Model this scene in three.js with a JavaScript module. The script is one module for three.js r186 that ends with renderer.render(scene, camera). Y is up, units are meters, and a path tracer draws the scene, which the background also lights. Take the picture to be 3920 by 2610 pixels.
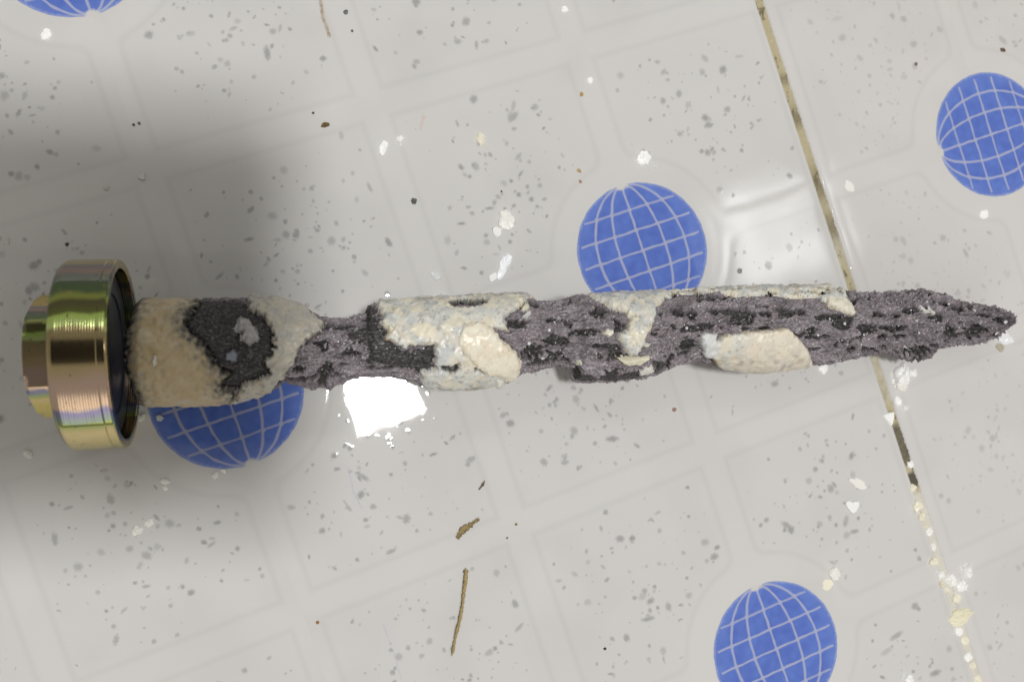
import * as THREE from 'three';
import { RoundedBoxGeometry } from 'three/addons/geometries/RoundedBoxGeometry.js';
import { mergeGeometries, mergeVertices, toCreasedNormals } from 'three/addons/utils/BufferGeometryUtils.js';
import { RectAreaLightUniformsLib } from 'three/addons/lights/RectAreaLightUniformsLib.js';
import { createNoise3D } from 'simplex-noise';

// ---------------------------------------------------------------- camera, light, exposure
const MM = 0.001;
const scene = new THREE.Scene();
const EYE = new THREE.Vector3(0, 156.5 * MM, 0);
const FWD = new THREE.Vector3(0.19754, -0.97989, -0.02806).normalize();
const camera = new THREE.PerspectiveCamera(42.8, 1024 / 681, 0.01, 20);
camera.position.copy(EYE);
camera.up.set(0, 0.02862, -0.99959);
camera.lookAt(EYE.clone().addScaledVector(FWD, 0.15));
camera.focus = 0.150;
camera.userData.fStop = 24;
scene.add(camera);
camera.updateMatrixWorld();

const renderer = new THREE.WebGLRenderer({ antialias: true });
renderer.setSize(1024, 681);
renderer.toneMapping = THREE.LinearToneMapping;
renderer.toneMappingExposure = 1;
renderer.shadowMap.enabled = true;
RectAreaLightUniformsLib.init();

scene.background = new THREE.Color().setRGB(0.30, 0.287, 0.262);   // dim light bounced about by the room

const LATTICE = 0.32743;                                         // how far the tile pattern is turned
const softGlow = (() => {                                        // a diffuser brightest along two sides, fading towards its edges
  const N = 64, d = new Uint8Array(N * N * 4), sm = (a, b, x) => { const t = Math.min(1, Math.max(0, (x - a) / (b - a))); return t * t * (3 - 2 * t); };
  for (let j = 0; j < N; j++) for (let i = 0; i < N; i++) { const x = (i + 0.5) / N, y = (j + 0.5) / N, e = sm(0, 0.3, x) * sm(1, 0.55, x) * sm(0, 0.3, y) * sm(1, 0.7, y), v = Math.round(255 * e * (0.62 + 0.38 * Math.max(Math.exp(-(((x - 0.27) / 0.12) ** 2)), Math.exp(-(((y - 0.7) / 0.12) ** 2))))); d.set([v, v, v, 255], 4 * (j * N + i)); }
  const t = new THREE.DataTexture(d, N, N, THREE.RGBAFormat); t.magFilter = THREE.LinearFilter; t.needsUpdate = true; return t;
})();
function panelLamp(name, label, x, y, z, w, d, turn, radiance, color, glow, soft) {
  const g = new THREE.Group();
  g.name = name; g.position.set(x, y, z); g.rotation.y = turn;
  g.userData = { label, category: 'ceiling lamp' };
  const frame = new THREE.Mesh(new RoundedBoxGeometry(w + 0.03, 0.03, d + 0.03, 2, 0.006), new THREE.MeshStandardMaterial({ color: 0xdddddd, roughness: 0.5 }));
  frame.name = 'lamp_frame'; frame.position.y = 0.02; g.add(frame);
  const face = new THREE.Mesh(new THREE.BoxGeometry(w, 0.004, d), new THREE.MeshStandardMaterial({ color: 0xffffff, emissive: color, emissiveIntensity: glow }));
  if (soft) face.material.emissiveMap = softGlow;
  face.name = 'diffuser'; face.position.y = 0.001; g.add(face);
  const l = new THREE.RectAreaLight(color, radiance, w, d);
  l.position.y = -0.003; if (soft) { l.width = l.height = 0.08; } l.rotation.x = -Math.PI / 2; g.add(l);
  scene.add(g);
  return g;
}
panelLamp('ceiling_lamp', 'small square ceiling lamp almost straight above the camera', 0.108, 2.2, 0.027, 0.205, 0.258, LATTICE, 168, new THREE.Color(1, 0.988, 0.965), 4);
panelLamp('ceiling_lamp', 'long ceiling lamp beyond the upper edge of the view', -0.1, 2.2, -1.36, 0.9, 0.34, 0, 4.2, new THREE.Color(1, 1, 0.96), 1);
{ // added glowing panel, out of view, that brightens the reflections on the plug
  const w = new THREE.Group(); w.name = 'window'; w.position.set(-0.1, 1.25, 1.75); w.rotation.y = Math.PI; w.userData = { label: 'bright panel added out of view on the near side to brighten the plug', category: 'window' };
  const bar = new THREE.MeshStandardMaterial({ color: 0xe6e6e2, roughness: 0.5 });
  for (const [x, y, a, b] of [[0, 0.63, 1.56, 0.06], [0, -0.63, 1.56, 0.06], [-0.75, 0, 0.06, 1.2], [0.75, 0, 0.06, 1.2], [0, 0, 0.05, 1.2]]) { const f = new THREE.Mesh(new THREE.BoxGeometry(a, b, 0.05), bar); f.name = 'fill_panel_frame'; f.position.set(x, y, -0.025); w.add(f); }
  for (const x of [-0.3725, 0.3725]) { const p = new THREE.Mesh(new THREE.BoxGeometry(0.695, 1.2, 0.004), new THREE.MeshStandardMaterial({ color: 0xffffff, emissive: 0xfff6ea, emissiveIntensity: 0.6 })); p.name = 'fill_panel_pane'; p.position.set(x, 0, -0.03); w.add(p);
    const l = new THREE.RectAreaLight(new THREE.Color(1, 0.96, 0.9), 0.55, 0.66, 1.16); l.position.set(x, 0, -0.052); w.add(l); }
  scene.add(w);
}
panelLamp('ceiling_panel', 'wide dim light panel on the ceiling to the right', 1.3, 2.2, -0.39, 0.56, 0.40, LATTICE, 0.6, new THREE.Color(0.97, 0.98, 1), 6.5, true);

// ---------------------------------------------------------------- helpers
function rng(seed) { let a = seed >>> 0; return () => { a = (a + 0x6d2b79f5) | 0; let t = Math.imul(a ^ (a >>> 15), 1 | a); t = (t + Math.imul(t ^ (t >>> 7), 61 | t)) ^ t; return ((t ^ (t >>> 14)) >>> 0) / 4294967296; }; }
const noise = createNoise3D(rng(11)), noiseB = createNoise3D(rng(29));
const fbm = (x, y, z, o = 4) => { let s = 0, a = 0.5; for (let i = 0; i < o; i++) { s += a * noise(x, y, z); x = x * 2.03 + 7.1; y = y * 2.03 - 3.3; z = z * 2.03 + 1.7; a *= 0.5; } return s; };
const clamp = (x, a = 0, b = 1) => Math.min(b, Math.max(a, x));
const step = (a, b, x) => { const t = clamp((x - a) / (b - a)); return t * t * (3 - 2 * t); };
const mix = (a, b, t) => a + (b - a) * t;
const mix3 = (a, b, t) => [mix(a[0], b[0], t), mix(a[1], b[1], t), mix(a[2], b[2], t)];
const used = {};
const numbered = (n) => { const k = (used[n] = (used[n] ?? -1) + 1); return k ? n + '_' + String(k).padStart(3, '0') : n; };
function mesh(name, geo, mat, parent) { const m = new THREE.Mesh(geo, mat); m.name = parent ? name : numbered(name); m.castShadow = m.receiveShadow = true; (parent ?? scene).add(m); return m; }
function tag(o, label, category, group) { o.userData.label = label; o.userData.category = category; if (group) o.userData.group = group; return o; }
function gridGeo(nx, ny, fn, keep) {                              // fn(i, j) -> [x, y, z, r, g, b, u, v] in millimetres
  const P = new Float32Array(nx * ny * 3), C = new Float32Array(nx * ny * 3), U = new Float32Array(nx * ny * 2), K = new Uint8Array(nx * ny).fill(1), I = [];
  for (let j = 0, k = 0; j < ny; j++) for (let i = 0; i < nx; i++, k++) {
    const v = fn(i, j);
    P[3 * k] = v[0] * MM; P[3 * k + 1] = v[1] * MM; P[3 * k + 2] = v[2] * MM;
    C[3 * k] = v[3]; C[3 * k + 1] = v[4]; C[3 * k + 2] = v[5]; U[2 * k] = v[6]; U[2 * k + 1] = v[7];
    if (v[8] === 0) K[k] = 0;
  }
  for (let j = 0; j < ny - 1; j++) for (let i = 0; i < nx - 1; i++) {
    const a = j * nx + i, b = a + 1, c = a + nx, d = c + 1;
    if (K[a] + K[b] + K[c] + K[d] < 4) continue;
    I.push(a, c, b, b, c, d);
  }
  const g = new THREE.BufferGeometry();
  g.setAttribute('position', new THREE.BufferAttribute(P, 3));
  g.setAttribute('color', new THREE.BufferAttribute(C, 3));
  g.setAttribute('uv', new THREE.BufferAttribute(U, 2));
  g.setIndex(I); g.computeVertexNormals();
  return g;
}
function dataTex(w, h, data, srgb, repeat = true) {
  const t = new THREE.DataTexture(data, w, h, THREE.RGBAFormat);
  t.magFilter = THREE.LinearFilter; t.minFilter = THREE.LinearMipmapLinearFilter; t.generateMipmaps = true;
  t.wrapS = t.wrapT = repeat ? THREE.RepeatWrapping : THREE.ClampToEdgeWrapping;
  if (srgb) t.colorSpace = THREE.SRGBColorSpace;
  t.needsUpdate = true; return t;
}
const toS = (x) => Math.round(255 * clamp(x <= 0.0031308 ? 12.92 * x : 1.055 * Math.pow(x, 1 / 2.4) - 0.055));

// ---------------------------------------------------------------- the tiled floor
const PITCH = 80.28, HALF = PITCH / 2, OX = -44.79, OZ = -71.87, LC = Math.cos(LATTICE), LS = Math.sin(LATTICE);
const toWorld = (u, v) => [OX + u * LC + v * LS, OZ - u * LS + v * LC];
const toLat = (x, z) => [(x - OX) * LC - (z - OZ) * LS, (x - OX) * LS + (z - OZ) * LC];
const JOINT = 119.8, GLOBE = 13;
const wrap = (x, p) => x - p * Math.round(x / p);
function padDist(u, v) {                                          // below zero on the smooth bands and round pads between the speckled fields
  const du = Math.abs(wrap(u, HALF)), dv = Math.abs(wrap(v, HALF));
  const gr = Math.hypot(wrap(u, PITCH), wrap(v, PITCH));
  const band = Math.min(du, dv) - 2.35, ring = gr - 17.6;
  const h = clamp(0.5 + 0.5 * (ring - band) / 2.5);              // soft union
  return mix(ring, band, h) - 2.5 * h * (1 - h);
}
function relief(u, v) {
  const d = padDist(u, v) + 0.25 * noise(u * 0.12, v * 0.12, 3), gr = Math.hypot(wrap(u, PITCH), wrap(v, PITCH));
  let h = -0.014 * Math.exp(-(((d - 0.15) / 0.9) ** 2)) + 0.013 * step(0.8, -2.3, d) - 0.007 * Math.exp(-(((gr - 15.4) / 1.0) ** 2));
  h += 0.04 * step(0, 8, d) * (0.5 + 0.5 * noise(u * 0.02, v * 0.02, 9)) + 0.008 * noise(u * 0.1, v * 0.1, 5);
  const e = Math.abs(u - JOINT) - 0.52;
  return h - 0.75 * Math.exp(-Math.max(0, e) / 0.28);
}
// glaze colour and the raised grey specks (one period: 2 x 3 globes)
const TW = 2048, TH = 2048, PU = 2 * PITCH, PV = 3 * PITCH;
function tileMaps(seed, stains, base, strength) {
  const R = rng(seed), dark = new Float32Array(TW * TH), bump = new Float32Array(TW * TH), tint = [];
  const su = TW / PU, sv = TH / PV;
  const blob = (u, v, ru, rv, rot, k, b) => {
    const r = Math.max(ru, rv) * 1.5, c = Math.cos(rot), s = Math.sin(rot), q = R() * 99;
    for (let j = Math.floor((v - r) * sv); j <= (v + r) * sv; j++) for (let i = Math.floor((u - r) * su); i <= (u + r) * su; i++) {
      const x = i / su - u, y = j / sv - v, X = (x * c + y * s) / ru, Y = (-x * s + y * c) / rv;
      const d = Math.hypot(X, Y) + 0.22 * noise(x * 2.2 + q, y * 2.2, q), m = 1 - step(0.36, 1.28, d);
      if (m <= 0) continue;
      const at = ((j + TH * 4) % TH) * TW + ((i + TW * 4) % TW);
      dark[at] = Math.max(dark[at], m * k); bump[at] = Math.max(bump[at], b * (1 - step(0.3, 1.2, d)));
    }
  };
  for (let cj = 0; cj < 6; cj++) for (let ci = 0; ci < 4; ci++) {
    for (let n = 0; n < 140; n++) {
      const a = R() + R() - 1, b = R() + R() - 1;
      const u = (ci + 0.5) * HALF + (R() < 0.6 ? a * 19 : (R() - 0.5) * 34), v = (cj + 0.5) * HALF + (R() < 0.6 ? b * 19 : (R() - 0.5) * 34);
      if (padDist(u, v) < 1.3) continue;
      const big = R(), r = big < 0.12 ? 0.5 + 0.35 * R() : big < 0.5 ? 0.28 + 0.22 * R() : 0.13 + 0.14 * R();
      const el = 1 + (R() < 0.35 ? R() * 1.1 : R() * 0.25), rot = R() * 3.14, k = (0.15 + 0.2 * R()) * (r < 0.25 ? 0.85 : 1.1) * strength;
      blob(u, v, r * el, r / Math.sqrt(el), rot, k, Math.min(1, r * 1.5));
      if (R() < 0.14) blob(u + (R() - 0.5) * 2.2 * r * el, v + (R() - 0.5) * 2.2 * r, r * 0.8, r * 0.6, R() * 3, k, Math.min(1, r * 1.5));
    }
  }
  const col = new Uint8Array(TW * TH * 4), bm = new Uint8Array(TW * TH * 4);
  for (let j = 0; j < TH; j++) for (let i = 0; i < TW; i++) {
    const at = j * TW + i, u = i / su, v = j / sv, d = padDist(u, v);
    let k = 0.635 * (1 - dark[at]) * (1 + 0.012 * noise(u * 0.06, v * 0.06, 2) + 0.012 * noiseB(u * 5, v * 5, 1));
    k *= 1 - 0.05 * Math.exp(-(((d - 0.3) / 0.55) ** 2)) - 0.018 * step(-1.2, 3, d) - 0.035 * step(0.1, 0.7, fbm(u * 0.035, v * 0.035, seed, 3) + 0.2);          // shading of the shallow grooves painted as darker lines; fields slightly greyer
    let c = [k * base[0], k * base[1], k * base[2]];
    if (dark[at] > 0) c = [c[0], c[1] * (1 + 0.01 * dark[at]), c[2] * (1 + 0.05 * dark[at])];
    for (const s of stains) c = s(u, v, c);
    col[4 * at] = toS(c[0]); col[4 * at + 1] = toS(c[1]); col[4 * at + 2] = toS(c[2]); col[4 * at + 3] = 255;
    bm[4 * at] = bm[4 * at + 1] = bm[4 * at + 2] = Math.round(clamp(0.25 + 0.6 * bump[at]) * 255); bm[4 * at + 3] = 255;
  }
  return [dataTex(TW, TH, col, true), dataTex(TW, TH, bm, false)];
}
// thin marks rubbed into the glaze: rust run, pink smear, ballpoint scratches
function streak(pts, w, color, k, dotted) {
  const P = pts.map(([x, z]) => { const [u, v] = toLat(x, z); return [((u % PU) + PU) % PU, ((v % PV) + PV) % PV]; });
  return (u, v, c) => {
    let best = 9, along = 0;
    for (let i = 0; i + 1 < P.length; i++) {
      const [ax, ay] = P[i], bx = P[i + 1][0] - ax, by = P[i + 1][1] - ay;
      if (u < Math.min(ax, ax + bx) - 2 || u > Math.max(ax, ax + bx) + 2 || v < Math.min(ay, ay + by) - 2 || v > Math.max(ay, ay + by) + 2) continue;
      const t = clamp(((u - ax) * bx + (v - ay) * by) / (bx * bx + by * by)), d = Math.hypot(u - ax - t * bx, v - ay - t * by);
      if (d < best) { best = d; along = i + t; }
    }
    if (best > 2) return c;
    const n = 0.5 + 0.5 * noise(u * 1.4, v * 1.4, 8), m = (1 - step(w * 0.4, w, best + 0.25 * w * noise(u * 3, v * 3, 1))) * k * (dotted ? step(0.2, 0.6, 0.5 + 0.5 * noise(u * 4, v * 4, 4)) : 0.35 + 0.65 * n);
    return mix3(c, color, m);
  };
}
const [glazeL, bumpL] = tileMaps(5, [
  streak([[-3.2, -67], [-2.5, -62], [-1.9, -60.5], [-1.4, -58.8]], 0.42, [0.30, 0.19, 0.07], 0.8),
  streak([[14.8, -43.0], [15.1, -44.2], [15.4, -45.2]], 0.42, [0.62, 0.36, 0.28], 0.4),
  streak([[1.9, 17.8], [2.8, 22.1], [4.3, 25]], 0.11, [0.30, 0.36, 0.66], 0.6, true),
  streak([[8, 45.5], [10.2, 52], [11.6, 57]], 0.11, [0.36, 0.42, 0.66], 0.5, true),
], [1, 0.989, 0.977], 1.1);
const [glazeR, bumpR] = tileMaps(77, [], [1, 0.978, 0.968], 0.62);
const tileMat = (map, bumpMap) => new THREE.MeshPhysicalMaterial({ map, bumpMap, bumpScale: 0.000014, roughness: 0.022, metalness: 0, ior: 1.5, specularIntensity: 1 });

const floor = new THREE.Group(); floor.name = 'floor'; floor.userData.kind = 'structure'; scene.add(floor);
function makeTile(u0, u1, v0, v1, mat, shift) {
  const st = 0.55, nu = Math.round((u1 - u0) / st) + 1, nv = Math.round((v1 - v0) / st) + 1;
  const us = []; for (let i = 0; i < nu; i++) us.push(mix(u0, u1, i / (nu - 1)));
  // a finer run of vertices along the rounded arris beside the joint
  for (const o of [0.55, 0.61, 0.69, 0.79, 0.92, 1.09, 1.3, 1.6]) { const u = u0 > JOINT ? JOINT + o : JOINT - o; us.push(u); }
  us.sort((a, b) => a - b);
  const g = gridGeo(us.length, nv, (i, j) => { const u = us[i], v = mix(v0, v1, j / (nv - 1)), [x, z] = toWorld(u, v); return [x, relief(u, v), z, 1, 1, 1, (u + shift) / PU, v / PV]; });
  return mesh('floor_tile', g, mat, floor);
}
const tileA = makeTile(-110, JOINT - 0.52, -55, 255, tileMat(glazeL, bumpL), 0);
const tileB = makeTile(JOINT + 0.52, 270, -55, 255, tileMat(glazeR, bumpR), 0);
tileA.userData.label = 'glazed off white tile left of the dirty joint'; tileB.userData.label = 'glazed off white tile right of the dirty joint';
{ // grout joint, with mould in runs
  const nu = 14, nv = 1000;
  const g = gridGeo(nu, nv, (i, j) => {
    const v = mix(-55, 255, j / (nv - 1)), u = JOINT + mix(-1.0, 1.0, i / (nu - 1)), [x, z] = toWorld(u, v);
    const n = fbm(v * 0.13, u * 0.3, 1, 3), n2 = fbm(v * 0.9, u * 1.1, 6, 3);
    let dk = step(0.2, 0.45, n + 0.5 * n2 - 0.04) * (1 - 0.9 * step(142, 145, v)) * (1 - 0.7 * step(111, 114, v) * (1 - step(124, 127, v)));
    dk = Math.max(dk, step(128.5, 130.5, v) * (1 - step(137.8, 138.6, v)) * (0.85 + 0.25 * n2), step(139.6, 140.2, v) * (1 - step(142.6, 143.3, v)));
    for (const [a, w] of [[65, 2.2], [57, 1], [79, 3.5], [88, 3], [104, 2.2]]) dk = Math.max(dk, 0.75 * Math.exp(-(((v - a + 0.8 * n2) / w) ** 2)));
    const pale = step(109, 112, v) * (1 - step(123, 127, v)) * 0.4 + step(143, 146, v) * 1.5 + step(84, 90, v) * (1 - step(92, 98, v)) * 0.35;
    let c = mix3([0.46, 0.405, 0.26], [0.64, 0.62, 0.55], clamp(pale + 0.4 * n2));
    c = mix3(c, v > 126 ? [0.10, 0.09, 0.065] : [0.17, 0.145, 0.09], clamp(dk));
    return [x, -0.28 + 0.14 * n2 + 0.12 * noise(v * 2.5, u * 2.5, 3), z, ...c, 0, 0];
  });
  const m = mesh('grout_joint', g, new THREE.MeshStandardMaterial({ vertexColors: true, roughness: 0.9 }), floor);
  m.userData.label = 'stained yellow brown grout joint between the two tiles';
}
// printed blue globes, one part of its tile each
const GT = 640;
const globeTex = (() => {
  const d = new Uint8Array(GT * GT * 4), R = rng(3);
  for (let j = 0; j < GT; j++) for (let i = 0; i < GT; i++) {
    const x = (i / (GT - 1)) * 2 - 1, y = (j / (GT - 1)) * 2 - 1, r = Math.hypot(x, y);
    let line = 0; const W = 0.019 * (1 + 0.25 * noise(x * 5, y * 5, 12));
    const put = (dist, w, fade = 1) => { line = Math.max(line, (1 - step(w * 0.2, w * 1.5, dist)) * fade); };
    const wob = 0.006 * noise(x * 4, y * 4, 2);
    for (const k of [-2, -1, 0, 1, 2]) {
      const l = Math.sin(k * 0.375), yy = clamp(y / 0.99, -1, 1), xc = l * Math.sqrt(Math.max(0, 1 - yy * yy)), slope = Math.abs(l * yy / Math.sqrt(Math.max(0.02, 1 - yy * yy)));
      put(Math.abs(x + wob - xc) / Math.hypot(1, slope), W);
      const py = k * 0.312, half = Math.sqrt(1 - py * py);
      if (Math.abs(x) < half * 0.93 && (k !== 2 || y > 0)) put(Math.abs(y + wob - py), W * 0.92, (k === 2 || k === -2) ? 0.85 : 1);
      for (const q of [-2, -1, 0, 1, 2]) { const qx = Math.sin(q * 0.375) * half; line = Math.max(line, 1 - step(0.02, 0.046, Math.hypot(x - qx, y - py))); }
    }
    const notch = 1 - step(0.03, 0.08, Math.hypot(x * 0.6, Math.abs(y) - 1.0) + 0.02 * noise(x * 9, y * 9, 5));
    line = Math.max(line, notch);
    const grain = 1 + 0.12 * (R() - 0.5) + 0.10 * noise(x * 6, y * 6, 3) + 0.10 * noise(x * 2, y * 2, 7), pale = step(0.78, 1, r) * 0.22;
    const edgeFade = step(0.955, 1.0, r + 0.012 * noise(x * 14, y * 14, 6)); let c = mix3([0.105 * grain, 0.18 * grain, 0.56 * (0.5 + 0.5 * grain)], [0.22, 0.30, 0.66], pale);
    c = mix3(c, [0.43, 0.45, 0.59], line * 0.85);
    c = mix3(c, [0.36, 0.42, 0.64], edgeFade * 0.6); c = mix3(c, [0.62, 0.615, 0.60], notch);
    const at = 4 * (j * GT + i); d[at] = toS(c[0]); d[at + 1] = toS(c[1]); d[at + 2] = toS(c[2]); d[at + 3] = 255;
  }
  return dataTex(GT, GT, d, true, false);
})();
const globeMat = new THREE.MeshPhysicalMaterial({ map: globeTex, roughness: 0.022, ior: 1.5 });
function globe(a, b, turn, tile, su = 0, sv = 0) {
  const nr = 26, ns = 160, P = [], U = [], I = [];
  for (let j = 0; j <= nr; j++) for (let i = 0; i < ns; i++) {
    const th = (i / ns) * 2 * Math.PI, rr = (j / nr) * GLOBE * (1 + (j === nr ? 0.006 * noise(Math.cos(th) * 6, Math.sin(th) * 6, a * 3 + b) : 0)), du = rr * Math.cos(th), dv = rr * Math.sin(th);
    const u = a * PITCH + du + su, v = b * PITCH + dv + sv, [x, z] = toWorld(u, v);
    P.push(x * MM, (relief(u, v) + 0.03) * MM, z * MM);
    const c = Math.cos(turn), s = Math.sin(turn);
    U.push(0.5 + 0.5 * (du * c - dv * s) / GLOBE, 0.5 + 0.5 * (du * s + dv * c) / GLOBE);
    if (j < nr) { const k = j * ns + i, n = j * ns + (i + 1) % ns; I.push(k, n, k + ns, n, n + ns, k + ns); }
  }
  const g = new THREE.BufferGeometry();
  g.setAttribute('position', new THREE.Float32BufferAttribute(P, 3)); g.setAttribute('uv', new THREE.Float32BufferAttribute(U, 2)); g.setIndex(I); g.computeVertexNormals();
  return mesh('printed_globe', g, globeMat, tile);
}
globe(0, 0, 0, tileA); globe(0, 1, 0, tileA, 0.2, 0.4); globe(1, 1, 0, tileA); globe(1, 2, 0, tileA, 0.3, 0.9); globe(2, 1, Math.PI / 2, tileB, 0.6, 0.2); globe(2, 2, Math.PI / 2, tileB); globe(1, 0, 0, tileA); globe(0, 2, 0, tileA); globe(1, 3, 0, tileA); globe(2, 0, Math.PI / 2, tileB); globe(2, 3, Math.PI / 2, tileB);

// ---------------------------------------------------------------- the corroded anode rod
const rod = new THREE.Group(); rod.name = 'anode_rod';
const AX = new THREE.Vector3(0.998008, -0.05086, -0.03732).normalize(), UP = new THREE.Vector3(0.05083, 0.9987, -0.0019);
const SIDE = new THREE.Vector3().crossVectors(AX, UP).normalize(); UP.crossVectors(SIDE, AX).normalize();
rod.quaternion.setFromRotationMatrix(new THREE.Matrix4().makeBasis(AX, UP, SIDE));
rod.position.set(-32 * MM, 14.4 * MM, -2.15 * MM);
tag(rod, 'corroded water heater anode rod with brass coloured plug and flaking limescale', 'anode rod');
scene.add(rod);
// distance from the axis to the upper and lower outline, every few millimetres along the rod
const TOPR = [[-1, 7.2], [1.64, 7.46], [3.24, 8.42], [12.71, 8.26], [19.23, 8.39], [23.2, 8.09], [27.18, 6.46], [29.84, 4.6], [33.98, 4.5], [36.6, 5.3], [37.3, 6.9], [38.63, 7.15], [40.05, 7.2], [48.33, 7.36], [55.73, 7.55], [63.32, 7.82], [66.39, 6.56], [70.3, 6.61], [74.27, 7.35], [77.47, 7.51], [87.28, 7.67], [104.35, 8.17], [122.39, 8.05], [127, 7.0], [130.9, 6.2], [134.73, 6.4], [139.58, 6.3], [142.51, 6.9], [146.49, 6.4], [150.55, 4.6], [156.68, 3.4], [160.81, 2.3], [163.2, 2.4], [165, 1.2], [165.4, 0.2]];
const BOTR = [[-1, 7.3], [1.12, 7.51], [3.28, 8.42], [13.41, 8.84], [17.33, 8.03], [21.65, 7.23], [23.72, 5.6], [26, 6.4], [28.05, 7.2], [30.8, 6.99], [35.02, 5.43], [40.66, 5.55], [44.56, 6.45], [45.96, 7.38], [49.21, 8.05], [57.92, 8.04], [60.61, 7.36], [62.45, 6.11], [64.39, 5.9], [69.12, 4.92], [71.7, 5.2], [72.5, 7.95], [80.05, 8.3], [86.69, 7.68], [91.02, 5.86], [95.31, 5.26], [99.51, 6.46], [108.15, 7.8], [118.61, 7.13], [124.71, 6.41], [128.51, 6.07], [131.42, 5.45], [135.33, 4.77], [139.49, 6.78], [142.6, 7.4], [144, 5.0], [154.26, 4.22], [158.6, 4.0], [160.49, 3.2], [162, 1.6], [165.4, 0.2]];
const table = (T) => (s) => { if (s <= T[0][0]) return T[0][1]; for (let i = 1; i < T.length; i++) if (s < T[i][0]) return mix(T[i - 1][1], T[i][1], (s - T[i - 1][0]) / (T[i][0] - T[i - 1][0])); return T[T.length - 1][1]; };
const topR = table(TOPR), botR = table(BOTR), D = Math.PI / 180;
function envelope(s, th) {                                        // th in degrees: 0 = up, positive towards the viewer's lower edge
  const w = 0.5 + 0.5 * Math.sin(th * D), m = (topR(s) + botR(s)) / 2, f = Math.sin(th * D) ** 2;
  let r = mix(Math.max(m, 0.55 * m + 0.45 * 7.1 * step(165, 140, s)), mix(topR(s), botR(s), w), f);
  if (Math.abs(th) > 90) r = Math.min(r, (14.15 - 0.0509 * s) / Math.max(0.2, -Math.cos(th * D)));
  return r;
}
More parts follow.
